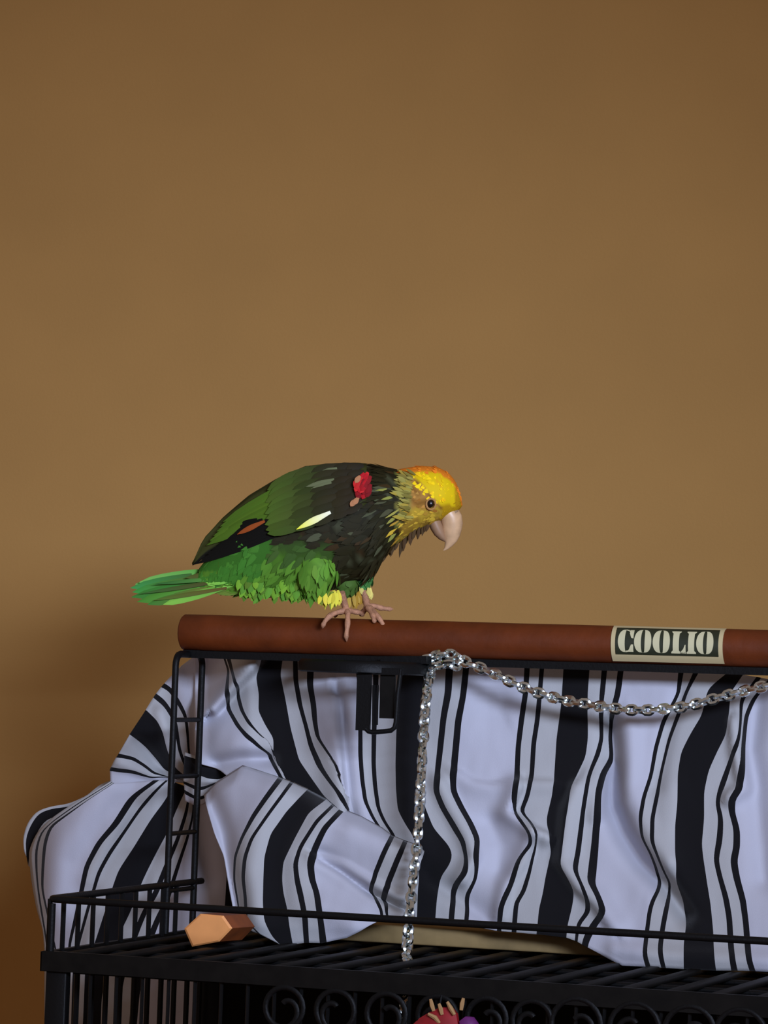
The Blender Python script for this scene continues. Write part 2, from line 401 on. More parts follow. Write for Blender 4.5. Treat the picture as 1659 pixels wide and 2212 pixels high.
# creases: polyline, amplitude (m, + towards viewer), width on its left side, width on its right side (px)
def relief(x, y, CR):
    r = 0
    for P, amp, w1, w2 in CR:
        xs = [p[0] for p in P]; ys = [p[1] for p in P]; w = max(w1, w2)*3
        if x < min(xs)-w or x > max(xs)+w or y < min(ys)-w or y > max(ys)+w: continue
        d, s_ = pl_dist(x, y, P); ww = w1 if s_ > 0 else w2
        r += amp*math.exp(-(d/ww)**2)
    return r
def rail_y(P, y): return crv([(p[1], p[0]) for p in P], y)
SV = []; SF = []; SUV = []
def grid_patch(rails, depth, mode, rows=60, step=9, CR=[]):
    """rails: list of (s, polyline). mode 'y': rows are levels of y along each rail, 'a': equal arclength."""
    def sample(P, t):
        if mode == 'y':
            y = lerp(P[0][1], P[-1][1], t); return rail_y(P, y), y
        q = np.array(P, float); L = np.r_[0, np.cumsum(np.hypot(*np.diff(q, axis=0).T))]
        return float(np.interp(t*L[-1], L, q[:, 0])), float(np.interp(t*L[-1], L, q[:, 1]))
    colsS = []; colsP = []
    for (s0, P0), (s1, P1) in zip(rails, rails[1:]):
        A0 = [sample(P0, j/rows) for j in range(rows+1)]; A1 = [sample(P1, j/rows) for j in range(rows+1)]
        wmax = max(math.hypot(a[0]-c[0], a[1]-c[1]) for a, c in zip(A0, A1)); n = max(1, int(wmax/step))
        for i in range(n):
            f = i/n; colsS.append(lerp(s0, s1, f)); colsP.append([(lerp(a[0], c[0], f), lerp(a[1], c[1], f)) for a, c in zip(A0, A1)])
    colsS.append(rails[-1][0]); colsP.append([sample(rails[-1][1], j/rows) for j in range(rows+1)])
    base = len(SV); nr = rows+1
    # soften the kinks of the traced rails
    for it in range(2):
        for c in colsP:
            c[:] = [c[0]]+[((c[j-1][0]+2*c[j][0]+c[j+1][0])/4, (c[j-1][1]+2*c[j][1]+c[j+1][1])/4) for j in range(1, nr-1)]+[c[-1]]
    for s_, c in zip(colsS, colsP):
        for j, (x, y) in enumerate(c):
            Y = depth(x, y, j/rows)-relief(x, y, CR)
            Y += .0016*noise.noise(Vector((x*.012, y*.006, base*.1)))+.0006*noise.noise(Vector((x*.05, y*.02, 3)))
            SV.append(W(x, y, Y)); SUV.append((s_, j/rows))
    for i in range(len(colsP)-1):
        for j in range(rows):
            a = base+i*nr+j; SF.append((a, a+1, a+nr+1, a+nr))

def Ymain(x, y, t=0):
    yb = crv([(430, 2000), (1160, 2010), (1340, 2085), (1660, 2098)], x)
    Yb_ = crv([(430, .315), (1000, .305), (1200, .295), (1400, .268), (1700, .262)], x)
    k = max(0, min(1.0, (y-1430)/(yb-1430))); sag = .012*math.sin(math.pi*k)
    return lerp(.395, Yb_, k**1.15)+sag*.4+.045*max(0, min(1, (540-x)/90))*max(0, 1-k*1.4)
CR_A = [
 ([(560, 1420), (505, 1478), (460, 1530)], .022, 38, 12), ([(520, 1400), (470, 1450), (425, 1500)], -.016, 40, 30), ([(470, 1650), (520, 1640), (585, 1640)], -.010, 18, 18),
 ([(480, 1590), (500, 1600)], .010, 50, 50),
 ([(722, 1510), (728, 1600), (738, 1700), (742, 1760)], .013, 40, 9), ([(750, 1480), (765, 1600), (775, 1720), (800, 1800)], .006, 20, 16),
 ([(690, 1440), (720, 1520), (735, 1560)], -.004, 20, 20),
 ([(880, 1480), (870, 1650), (880, 1760), (910, 1820)], .006, 25, 25),
 ([(950, 1690), (975, 1740), (1010, 1800), (1025, 1850), (1000, 1900)], .008, 20, 14),
 ([(990, 1670), (1020, 1692), (1060, 1699), (1110, 1690), (1195, 1692)], .005, 26, 6),
 ([(1060, 1780), (1085, 1830), (1080, 1880)], -.006, 26, 26), ([(1120, 1700), (1098, 1755), (1150, 1792), (1180, 1805)], .010, 22, 7),
 ([(1150, 1800), (1130, 1860), (1095, 1910), (1080, 1980)], .007, 18, 12),
 ([(1245, 1700), (1225, 1750), (1212, 1860), (1250, 1915), (1290, 1950), (1325, 2000)], .010, 14, 30),
 ([(1300, 1545), (1322, 1635), (1300, 1680), (1290, 1760)], .007, 20, 14),
 ([(1318, 1560), (1325, 1650), (1325, 1740), (1350, 1800), (1390, 1860), (1440, 1910), (1482, 1975)], -.020, 26, 20),
 ([(1360, 1560), (1360, 1700), (1400, 1800), (1440, 1860)], .006, 30, 25),
 ([(1470, 1500), (1440, 1600), (1420, 1700)], -.004, 16, 16),
 ([(1585, 1560), (1590, 1620), (1605, 1700), (1575, 1720)], .010, 12, 20), ([(1640, 1500), (1620, 1620), (1640, 1760), (1650, 1900)], -.008, 26, 26),
 ([(1450, 1700), (1440, 1800), (1460, 1900), (1490, 2000)], .004, 30, 30),
 ([(1000, 1480), (1000, 1560)], .004, 60, 60), ([(1060, 1480), (1080, 1520)], -.004, 50, 30),
 ([(1330, 2050), (1420, 2062), (1660, 2075)], .006, 20, 20), ([(930, 1900), (1000, 1950), (1060, 1990)], -.006, 16, 30)]
railsA = [
 (-.30, [(421, 1410), (421, 1500), (421, 1600), (425, 1650), (470, 1660), (520, 1700), (560, 1740)]),
 (.0, [(486, 1415), (497, 1450), (493, 1480), (489, 1510), (495, 1535), (515, 1570), (537, 1595), (562, 1613), (588, 1627), (590, 1640), (610, 1680), (650, 1750)]),
 (.1, [(490, 1416), (500, 1450), (508, 1475), (516, 1505), (524, 1535), (540, 1565), (560, 1585), (587, 1602), (596, 1640), (620, 1685), (660, 1760)]),
 (.25, [(565, 1416), (553, 1458), (560, 1500), (559, 1537), (573, 1566), (591, 1595), (592, 1635), (613, 1682), (660, 1750), (700, 1820)]),
 (.44, [(612, 1418), (606, 1458), (617, 1512), (628, 1573), (646, 1642), (671, 1678), (703, 1722), (733, 1747), (760, 1800), (790, 1880)]),
 (.54, [(638, 1420), (640, 1470), (649, 1523), (664, 1570), (674, 1613), (693, 1657), (714, 1686), (733, 1710), (755, 1760), (790, 1850), (810, 1900)]),
 (.64, [(668, 1425), (668, 1480), (677, 1520), (680, 1560), (686, 1592), (707, 1620), (729, 1650), (740, 1690), (765, 1750), (800, 1840), (820, 1910)]),
 (.78, [(735, 1430), (732, 1500), (733, 1600), (742, 1700), (752, 1760), (790, 1830), (830, 1960)]),
 (1.0, [(772, 1432), (775, 1500), (776, 1590), (776, 1631), (780, 1685), (787, 1732), (805, 1769), (820, 1790), (850, 1850), (860, 1980)]),
 (1.1, [(812, 1432), (812, 1500), (808, 1588), (807, 1650), (810, 1696), (817, 1747), (830, 1776), (848, 1801), (870, 1860), (872, 1985)]),
 (1.25, [(872, 1434), (862, 1500), (858, 1577), (856, 1650), (857, 1703), (861, 1750), (877, 1780), (895, 1808), (902, 1840), (905, 1895), (903, 1930), (901, 1990)]),
 (1.44, [(915, 1435), (915, 1500), (910, 1600), (906, 1700), (918, 1745), (936, 1790), (972, 1830), (978, 1850), (970, 1872), (955, 1890), (945, 1926), (940, 1994)]),
 (1.54, [(974, 1437), (971, 1497), (961, 1547), (954, 1606), (946, 1670), (944, 1710), (958, 1744), (983, 1784), (1003, 1818), (1010, 1853), (1010, 1872), (1004, 1891), (986, 1908), (979, 1935), (975, 1997)]),
 (1.64, [(1006, 1438), (998, 1507), (988, 1557), (983, 1616), (978, 1665), (976, 1710), (993, 1744), (1013, 1779), (1028, 1813), (1025, 1853), (1026, 1900), (1018, 1918), (1010, 1935), (1008, 2000)]),
 (1.80, [(1070, 1439), (1068, 1500), (1060, 1600), (1055, 1700), (1070, 1760), (1090, 1810), (1080, 1880), (1050, 1930), (1040, 2005)]),
 (2.0, [(1139, 1440), (1136, 1497), (1126, 1557), (1119, 1616), (1116, 1685), (1109, 1725), (1111, 1759), (1136, 1786), (1148, 1800), (1148, 1823), (1121, 1858), (1115, 1872), (1101, 1910), (1088, 1940), (1080, 1964), (1077, 2012)]),
 (2.1, [(1171, 1440), (1166, 1497), (1161, 1557), (1153, 1606), (1149, 1675), (1137, 1725), (1124, 1754), (1142, 1775), (1158, 1800), (1155, 1823), (1148, 1858), (1144, 1885), (1131, 1929), (1115, 1950), (1111, 2014)]),
 (2.25, [(1218, 1440), (1213, 1522), (1203, 1596), (1198, 1675), (1193, 1720), (1181, 1769), (1186, 1818), (1193, 1843), (1190, 1850), (1180, 1891), (1173, 1931), (1165, 1964), (1160, 2018)]),
 (2.44, [(1274, 1442), (1270, 1497), (1270, 1596), (1265, 1636), (1235, 1700), (1223, 1769), (1215, 1833), (1211, 1868), (1230, 1900), (1242, 1925), (1236, 1960), (1226, 2002), (1224, 2026)]),
 (2.54, [(1306, 1443), (1301, 1497), (1297, 1547), (1299, 1596), (1287, 1636), (1270, 1685), (1262, 1734), (1255, 1784), (1247, 1843), (1240, 1880), (1262, 1925), (1272, 1945), (1272, 1972), (1250, 1995), (1246, 2034)]),
 (2.64, [(1341, 1444), (1334, 1497), (1319, 1547), (1314, 1596), (1321, 1636), (1299, 1670), (1289, 1710), (1287, 1769), (1282, 1833), (1274, 1889), (1270, 1905), (1290, 1940), (1303, 1969), (1281, 1996), (1262, 2030), (1260, 2042)]),
 (2.80, [(1400, 1446), (1390, 1550), (1370, 1650), (1350, 1750), (1370, 1850), (1385, 1920), (1370, 2000), (1345, 2086)]),
 (3.0, [(1472, 1448), (1467, 1497), (1432, 1557), (1415, 1616), (1405, 1675), (1388, 1725), (1383, 1769), (1388, 1808), (1408, 1843), (1420, 1874), (1425, 1900), (1420, 1925), (1409, 1927+15), (1402, 1966), (1397, 2005), (1391, 2060), (1400, 2088)]),
 (3.1, [(1504, 1450), (1482, 1497), (1465, 1547), (1447, 1596), (1430, 1665), (1420, 1720), (1408, 1769), (1408, 1818), (1432, 1873), (1440, 1890), (1452, 1908), (1446, 1927), (1438, 1966), (1431, 2010), (1425, 2055), (1434, 2090)]),
 (3.25, [(1570, 1455), (1530, 1488), (1516, 1547), (1492, 1586), (1472, 1626), (1464, 1675), (1463, 1734), (1458, 1784), (1457, 1843), (1463, 1905), (1479, 1947), (1483, 2002), (1477, 2044), (1478, 2093)]),
 (3.44, [(1605, 1458), (1578, 1497), (1575, 1547), (1570, 1586), (1551, 1621), (1531, 1665), (1521, 1710), (1521, 1769), (1516, 1823), (1519, 1850), (1527, 1905), (1535, 1955), (1541, 2016), (1542, 2057), (1547, 2096)]),
 (3.54, [(1640, 1463), (1602, 1510), (1600, 1550), (1596, 1596), (1585, 1636), (1561, 1695), (1551, 1734), (1558, 1769), (1555, 1813), (1546, 1858), (1554, 1892), (1568, 1939), (1576, 1983), (1580, 2057), (1587, 2096)]),
 (3.64, [(1665, 1468), (1625, 1510), (1606, 1550), (1600, 1606), (1600, 1665), (1595, 1710), (1577, 1722), (1578, 1754), (1590, 1794), (1590, 1833), (1583, 1860), (1590, 1900), (1604, 1947), (1611, 2000), (1616, 2070), (1626, 2097)]),
 (3.85, [(1720, 1475), (1690, 1540), (1680, 1650), (1680, 1800), (1690, 1950), (1700, 2100)]),
 (4.0, [(1760, 1478), (1750, 1600), (1730, 1800), (1750, 2103)]), (4.1, [(1800, 1480), (1790, 1600), (1770, 1800), (1785, 2105)]),
 (4.25, [(1850, 1482), (1840, 1600), (1810, 1800), (1830, 2107)]), (4.44, [(1920, 1484), (1900, 1600), (1890, 1800), (1890, 2110)]), (4.8, [(2060, 1486), (2050, 1700), (2040, 2115)])]
CR_A = [(P, a*1.6, w1, w2) for P, a, w1, w2 in CR_A]
grid_patch(railsA, Ymain, 'y', rows=84, CR=CR_A)
# front fold B
def YB_(x, y, t=0):
    e = abs(2*t-1); lift = .034*(1-.75*(1-min(1, t/.12))**2)
    return min(Ymain(x, y)-lift, .42)
CR_B = [([(690, 1855), (740, 1885), (800, 1930), (850, 1955), (920, 1985)], -.014, 9, 22), ([(690, 1850), (745, 1870), (810, 1912), (870, 1945)], .008, 24, 10),
        ([(455, 1730), (480, 1800), (500, 1900), (520, 2000)], -.012, 20, 26), ([(600, 1700), (560, 1780), (540, 1880), (550, 1980)], .010, 40, 40),
        ([(700, 1760), (640, 1850), (650, 1960)], .006, 30, 40), ([(760, 1800), (860, 1850)], .007, 40, 30), ([(700, 1960), (760, 1990)], .006, 30, 30)]
railsB = [
 (-.30, [(442, 1718), (446, 1745), (462, 1800), (483, 1850), (493, 1910), (505, 1975), (515, 2000)]),
 (-.27, [(470, 1690), (460, 1745), (475, 1800), (494, 1850), (503, 1910), (512, 1970), (525, 2005)]),
 (-.2, [(525, 1655), (490, 1740), (492, 1810), (500, 1880), (505, 1930), (516, 1980), (535, 2010)]),
 (.0, [(608, 1682), (573, 1729), (548, 1765), (523, 1812), (508, 1852), (506, 1902), (512, 1935), (518, 1970), (530, 1995), (545, 2012)]),
 (.1, [(630, 1690), (599, 1732), (573, 1769), (544, 1812), (530, 1852), (526, 1895), (531, 1932), (533, 1972), (530, 1985), (545, 2000), (560, 2016)]),
 (.25, [(665, 1706), (620, 1751), (584, 1801), (570, 1852), (568, 1902), (567, 1950), (570, 1990), (590, 2025), (606, 2040)]),
 (.44, [(705, 1728), (667, 1758), (638, 1812), (613, 1863), (610, 1900), (613, 1930), (622, 1965), (625, 1998), (633, 2040)]),
 (.54, [(720, 1740), (685, 1776), (649, 1830), (638, 1866), (643, 1905), (650, 1935), (660, 1980), (662, 2036)]),
 (.64, [(738, 1748), (700, 1787), (675, 1834), (668, 1866), (671, 1900), (683, 1930), (690, 1975), (693, 2000), (697, 2037)]),
 (.75, [(780, 1765), (745, 1810), (725, 1870), (725, 1930), (735, 1975), (745, 2005), (750, 2025)]),
 (.9, [(825, 1790), (800, 1840), (785, 1890), (785, 1930), (790, 1965), (795, 1985), (798, 2000)]),
 (1.0, [(846, 1806), (827, 1848), (812, 1884), (800, 1922), (812, 1945), (826, 1965), (828, 1985)]),
 (1.1, [(875, 1818), (856, 1862), (838, 1906), (825, 1945), (829, 1950), (835, 1975), (838, 1984)]),
 (1.2, [(905, 1828), (898, 1870), (885, 1915), (878, 1950), (870, 1965), (862, 1978), (855, 1985)]),
 (1.25, [(915, 1840), (905, 1880), (895, 1925), (890, 1960), (880, 1972), (870, 1980), (862, 1985)])]
grid_patch(railsB, YB_, 'a', rows=50, CR=[(P, a*1.6, w1, w2) for P, a, w1, w2 in CR_B])
# left fan C1 above the gather
YC = lambda x, y, t=0: .435+.015*math.sin(x*.02)+.01*math.cos(y*.03)
railsC1 = [
 (-.2, [(240, 1700), (290, 1698), (345, 1690), (400, 1690)]), (0, [(238, 1662), (287, 1667), (324, 1678), (354, 1679), (400, 1684)]),
 (.1, [(254, 1632), (287, 1638), (310, 1655), (330, 1672), (354, 1678), (400, 1683)]),
 (.25, [(280, 1586), (315, 1612), (340, 1640), (356, 1662), (378, 1674), (402, 1682)]),
 (.44, [(314, 1535), (340, 1556), (352, 1580), (362, 1620), (378, 1655), (404, 1680)]),
 (.54, [(334, 1503), (354, 1520), (371, 1545), (381, 1566), (388, 1616), (398, 1648), (408, 1678)]),
 (.64, [(350, 1482), (368, 1490), (388, 1520), (402, 1546), (406, 1580), (408, 1620), (412, 1650), (416, 1676)]),
 (.8, [(392, 1438), (412, 1480), (416, 1520), (419, 1600), (424, 1670)]), (.9, [(432, 1408), (435, 1480), (438, 1560), (440, 1660)])]
CR_C = [([(345, 1540), (370, 1620), (395, 1675)], .008, 14, 14), ([(300, 1600), (350, 1660)], -.007, 14, 14), ([(260, 1650), (340, 1677)], .007, 12, 12), ([(380, 1450), (400, 1540), (400, 1650)], .006, 15, 15)]
grid_patch(railsC1, YC, 'a', rows=30, step=6, CR=CR_C)
# lower left bulge C2
YC2 = lambda x, y, t=0: .445-.02*math.exp(-((x-200)/120)**2)-.035*max(0, 1-t*3)*0+.03*math.exp(-((x-60)/40)**2)
railsC2 = [
 (-.56, [(240, 1688), (150, 1742), (112, 1768), (80, 1800), (63, 1840), (70, 1905), (80, 1960), (95, 2010), (98, 2060), (98, 2300)]),
 (-.46, [(243, 1690), (165, 1740), (120, 1772), (91, 1797), (80, 1835), (81, 1880), (86, 1930), (105, 2060), (120, 2300)]),
 (-.36, [(246, 1692), (175, 1740), (128, 1772), (109, 1785), (98, 1820), (94, 1870), (92, 1920), (125, 2060), (150, 2300)]),
 (-.15, [(255, 1692), (200, 1725), (165, 1790), (140, 1860), (130, 1930), (133, 2000), (137, 2300)]),
 (0, [(340, 1686), (317, 1702), (287, 1723), (253, 1778), (216, 1819), (189, 1869), (176, 1927), (165, 1975), (150, 2040), (143, 2300)]),
 (.1, [(360, 1686), (347, 1696), (324, 1720), (287, 1768), (236, 1842), (212, 1886), (203, 1920), (190, 1965), (170, 2040), (160, 2100), (155, 2300)]),
 (.25, [(378, 1690), (354, 1731), (324, 1772), (290, 1829), (256, 1880), (243, 1917), (228, 1965), (210, 2020), (185, 2090), (175, 2300)]),
 (.44, [(405, 1700), (382, 1750), (362, 1800), (351, 1819), (324, 1869), (307, 1903), (285, 1960), (262, 2010), (240, 2070), (220, 2150), (215, 2300)]),
 (.54, [(412, 1705), (402, 1760), (385, 1815), (365, 1860), (340, 1925), (313, 1970), (296, 2010), (270, 2080), (255, 2150), (245, 2300)]),
 (.64, [(420, 1708), (414, 1770), (402, 1820), (385, 1870), (360, 1945), (340, 1985), (325, 2020), (300, 2090), (290, 2150), (275, 2300)]),
 (.85, [(430, 1712), (432, 1800), (430, 1900), (420, 2000), (405, 2300)]),
 (.98, [(450, 1715), (472, 1800), (488, 1880), (480, 2000), (450, 2300)]), (1.03, [(470, 1720), (505, 1820), (530, 1900), (520, 2000), (470, 2300)]), (1.06, [(500, 1740), (545, 1820), (590, 1900), (590, 2000), (500, 2300)])]
CR_C2 = [([(235, 1700), (180, 1760), (120, 1850), (110, 1950)], .012, 40, 40), ([(330, 1700), (250, 1790), (200, 1900)], .008, 25, 25), ([(390, 1720), (330, 1850), (280, 1980)], -.008, 20, 20),
         ([(300, 1740), (210, 1900), (160, 2100)], -.006, 14, 14), ([(430, 1750), (450, 1900)], -.014, 22, 22), ([(200, 1960), (180, 2100), (170, 2200)], .006, 20, 20)]
grid_patch(railsC2, YC2, 'a', rows=70, CR=CR_C2)
# folded-over back edge H
railsH = [
 (.5, [(245, 1684), (215, 1695), (190, 1718), (150, 1736), (110, 1742), (80, 1752), (60, 1778), (50, 1810), (53, 1840)]),
 (.44, [(247, 1690), (222, 1702), (195, 1722), (155, 1742), (112, 1747), (84, 1757), (66, 1785), (56, 1815), (58, 1850)]),
 (.25, [(250, 1700), (232, 1708), (200, 1730), (160, 1752), (125, 1762), (98, 1772), (80, 1800), (66, 1830), (62, 1870)]),
 (.15, [(255, 1720), (240, 1730), (210, 1750), (170, 1770), (135, 1780), (110, 1790), (92, 1820), (80, 1850), (75, 1880)])]
grid_patch(railsH, lambda x, y, t=0: .475, 'a', rows=30, step=5)
# gathered end D to the right of the ladder
railsD = [
 (.2, [(400, 1625), (425, 1634), (455, 1646), (485, 1648), (515, 1640), (540, 1650)]),
 (.25, [(398, 1632), (425, 1640), (455, 1654), (485, 1654), (512, 1648), (535, 1655)]), (.44, [(396, 1674), (425, 1672), (450, 1682), (475, 1684), (500, 1668), (530, 1665)]),
 (.54, [(396, 1690), (425, 1704), (437, 1704), (460, 1693), (485, 1683), (520, 1675)]), (.6, [(398, 1700), (425, 1716), (440, 1714), (460, 1702), (485, 1692), (520, 1685)]),
 (.72, [(400, 1730), (425, 1742), (440, 1738), (455, 1725), (480, 1710), (510, 1700)])]
grid_patch(railsD, lambda x, y, t=0: .405, 'a', rows=26, step=5, CR=[([(400, 1655), (450, 1668), (510, 1658)], .008, 16, 16), ([(425, 1688), (470, 1690)], .006, 8, 8)])
org = W(1000, 1700, .35)
me = bpy.data.meshes.new('striped_sheet'); me.from_pydata([tuple(v-org) for v in SV], [], SF)
uvl = me.uv_layers.new(name='UVMap')
for lp in me.loops: uvl.data[lp.index].uv = (SUV[lp.vertex_index][0]+8, SUV[lp.vertex_index][1])
for p in me.polygons: p.use_smooth = True
me.materials.append(M_sheet)
sheet = bpy.data.objects.new('striped_sheet', me); col.objects.link(sheet); sheet.location = org
md = sheet.modifiers.new('thickness', 'SOLIDIFY'); md.thickness = .0012; md.offset = 1
tag(sheet, 'crumpled white cotton sheet with black stripes draped behind the perch', 'sheet')

# ------------------------------------------------------------ board and orange block
pl = thing('wooden_board', (.36, .33, ZG), 'plain beige board lying on the cage top under the sheet hem', 'board')
b = MB(); z0 = ZG+.0015
p0 = WZ(560, 2040, z0); p1 = WZ(1330, 2078, z0)
ym = .335
b.box((W(575, 2040, ym).x, ym, z0), (W(1420, 2070, ym).x, ym+.045, W(860, 2000, ym).z), .002); b.build('plank', M_plank, pl)

# hexagonal block
hexpx = [(398, 2006), (433, 1974), (483, 1978), (502, 2005), (474, 2034), (415, 2045)]
Yh = WZ(430, 2043, ZG+.001).y
blk = thing('hexagonal_block', tuple(W(450, 2010, Yh)), 'orange-ended six-sided wooden block lying on the cage top behind the rail', 'toy block')
fr = [W(x, y, Yh) for x, y in hexpx]; cen = sum(fr, Vector())/6; dv = Vector((.004, .052, -.001))
b = MB(); b.v = [cen+(p-cen)*.90-Vector((0, .0015, 0)) for p in fr]+[p.copy() for p in fr]; b.f = [tuple(range(6))]+[(i, (i+1) % 6, 6+(i+1) % 6, 6+i) for i in range(6)]
b.build('end_face', M_orange, blk, smooth=False)
b = MB(); b.v = [p+Vector((0, .0002, 0)) for p in fr]+[p+dv for p in fr]; b.f = [tuple(range(6))]+[(i, (i+1) % 6, 6+(i+1) % 6, 6+i) for i in range(6)]+[tuple(range(11, 5, -1))]
b.build('block_body', M_block, blk, smooth=False)

# ------------------------------------------------------------ hanging toy at the bottom
M_red = mat('red_leather', A(120, 8, 20, .6), .6, nscale=60, namt=.3); M_pur = mat('purple_leather', A(80, 25, 95, .6), .6); M_str = mat('frayed_rope', A(135, 110, 80, .6), .9)
Yt = -.03
toy = thing('hanging_bird_toy', tuple(W(950, 2190, Yt)), 'red and purple hanging bird toy with frayed rope on the cage front', 'bird toy')
def leaf(name, pts, th, m):
    b = MB(); n = len(pts); c = W(sum(p[0] for p in pts)/n, sum(p[1] for p in pts)/n, Yt-.006)
    f = [W(x, y, Yt) for x, y in pts]; bk = [p+Vector((0, th, 0)) for p in f]
    b.v = [c]+f+bk+[c+Vector((0, th+.006, 0))]
    for i in range(n):
        j = (i+1) % n; b.f += [(0, 1+i, 1+j), (1+i, 1+n+i, 1+n+j, 1+j), (1+2*n, 1+n+j, 1+n+i)]
    return b.build(name, m, toy)
leaf('red_flap', [(893, 2218), (905, 2200), (925, 2188), (950, 2176), (975, 2178), (985, 2190), (990, 2220), (985, 2262), (940, 2275), (905, 2255)], .006, M_red)
leaf('red_flap', [(872, 2232), (900, 2205), (930, 2200), (925, 2240), (900, 2265)], .006, M_red)
leaf('purple_flap', [(992, 2206), (1005, 2196), (1020, 2198), (1030, 2212), (1022, 2250), (998, 2252)], .006, M_pur)
for pts in ([(930, 2158), (933, 2172), (937, 2184)], [(948, 2168), (952, 2180), (955, 2192)], [(966, 2164), (974, 2178), (982, 2192)], [(1001, 2156), (998, 2168), (996, 2182)], [(925, 2190), (940, 2198), (950, 2210)]):
    b = MB(); b.tube([W(x, y, Yt-.004) for x, y in pts], [.0014, .0022, .0016], 6); b.build('rope_strand', M_str, toy)
b = MB(); b.tube([W(955, 2178, Yt), W(955, 2168, -.004)+Vector((0, -.006, 0)), Vector((W(955, 2160, -.004).x, -.006, W(955, 2160, -.004).z+.004))], .0012, 6); b.build('hook', M_metal, toy)

# ------------------------------------------------------------ parrot
bc = W(755, 1365, .345); DB = (bc-CAM).dot(F); KP = DB/FPX
def BP(x, y, o): return CAM+ray(x, y)*(DB+o*KP)
parrot = thing('parrot', tuple(BP(760, 1330, 0)), 'green parrot with yellow head and red shoulder patch bending forward on the perch', 'parrot')
def fmat():
    m = bpy.data.materials.new('feather'); m.use_nodes = True; nt = m.node_tree; bs = nt.nodes['Principled BSDF']
    at = nt.nodes.new('ShaderNodeAttribute'); at.attribute_name = 'Col'; nt.links.new(at.outputs['Color'], bs.inputs['Base Color'])
    bs.inputs['Roughness'].default_value = .65; bs.inputs['Specular IOR Level'].default_value = .12
    return m
M_f = fmat()
T = [(430, 1228), (440, 1215), (480, 1160), (540, 1093), (600, 1048), (660, 1018), (720, 1008), (780, 1003), (830, 1008), (860, 1014), (880, 1010), (910, 1006), (945, 1009), (968, 1020), (983, 1038), (992, 1060), (997, 1080), (999, 1090)]
Bt = [(430, 1262), (440, 1266), (480, 1270), (520, 1278), (560, 1283), (600, 1282), (640, 1282), (680, 1278), (720, 1268), (760, 1258), (795, 1250), (815, 1230), (835, 1200), (860, 1174), (885, 1156), (910, 1142), (940, 1131), (965, 1118), (985, 1108), (995, 1098), (999, 1092)]
Hb = [(430, 14), (440, 24), (480, 45), (540, 70), (600, 85), (680, 95), (760, 95), (820, 84), (860, 66), (890, 58), (930, 56), (960, 48), (980, 34), (992, 20), (999, 4)]
def bs_(x): return crv(T, x), crv(Bt, x), crv(Hb, x)
def bsurf(x, th, grow=0):
    t, bo, h = bs_(x); cy = (t+bo)/2; a = (bo-t)/2+grow
    return (x, cy-a*math.cos(th), -(h+grow)*math.sin(th))
def onear(x, y, k=.12):
    t, bo, h = bs_(max(432, min(998, x))); cy = (t+bo)/2; a = (bo-t)/2
    return -h*math.sqrt(max(k, 1-((y-cy)/a)**2))
def jit(c, j=.12):
    f = 1+random.uniform(-j, j); return (c[0]*f*(1+random.uniform(-.06, .06)), c[1]*f, c[2]*f, 1)
def tone(r, g, b, k=.52): return A(r, g, b, k)
def region(x, y, near=True):
    t = crv(T, max(432, min(998, x)))
    rr = random.random()
    if x > 866+random.uniform(-10, 8):
        if y < t+13: return tone(185, 108, 30)
        if x > 985 or (y > 1092 and x > 955): return tone(150, 122, 18)
        if y > 1098: return tone(152, 130, 44) if rr < .55 else tone(126, 102, 38)
        if y-1028 < (x-892)*1.1: return tone(205, 163, 16) if rr < .93 else tone(192, 148, 20)
        if x < 884: return tone(115, 112, 55) if rr < .6 else tone(60, 62, 22)
        return tone(138, 104, 50) if rr < .7 else tone(108, 76, 28)
    if x > 852 and y > t+10 and rr < .45: return tone(105, 110, 55)
    if y > 1255 and x > 735: return tone(55, 95, 52)
    ydark = crv([(540, 1120), (600, 1175), (660, 1180), (720, 1190), (738, 1260), (760, 1300)], x)
    if x > 740 or y < ydark-random.uniform(0, 25):
        if x < 560: return tone(45, 70, 22)
        return tone(26, 25, 12) if rr < .84 else (tone(52, 56, 42) if rr < .95 else tone(40, 30, 14))  # grey-green share paints glints of light on the wet breast
    if x < 580: return tone(45, 92, 31) if y < 1235 else tone(68, 112, 36)
    if y < ydark+25: return tone(42, 66, 26)
    return tone(60, 100, 32) if rr < .6 else tone(50, 84, 26)
# body: one continuous mesh
b = MB(); xs = [430+(999-430)*((1-math.cos(math.pi*i/70))/2) for i in range(71)]; n = 36
for x in xs:
    for k in range(n):
        p = bsurf(x, 2*math.pi*k/n); b.v.append(BP(*p)); c = region(x, p[1]); b.c.append((c[0]*.8, c[1]*.8, c[2]*.8, 1))
for i in range(70):
    for k in range(n): a0 = i*n+k; a1 = i*n+(k+1) % n; b.f.append((a0, a1, a1+n, a0+n))
b.f.append(tuple(range(n))[::-1]); b.f.append(tuple(70*n+k for k in range(n)))
b.build('body', M_f, parrot)

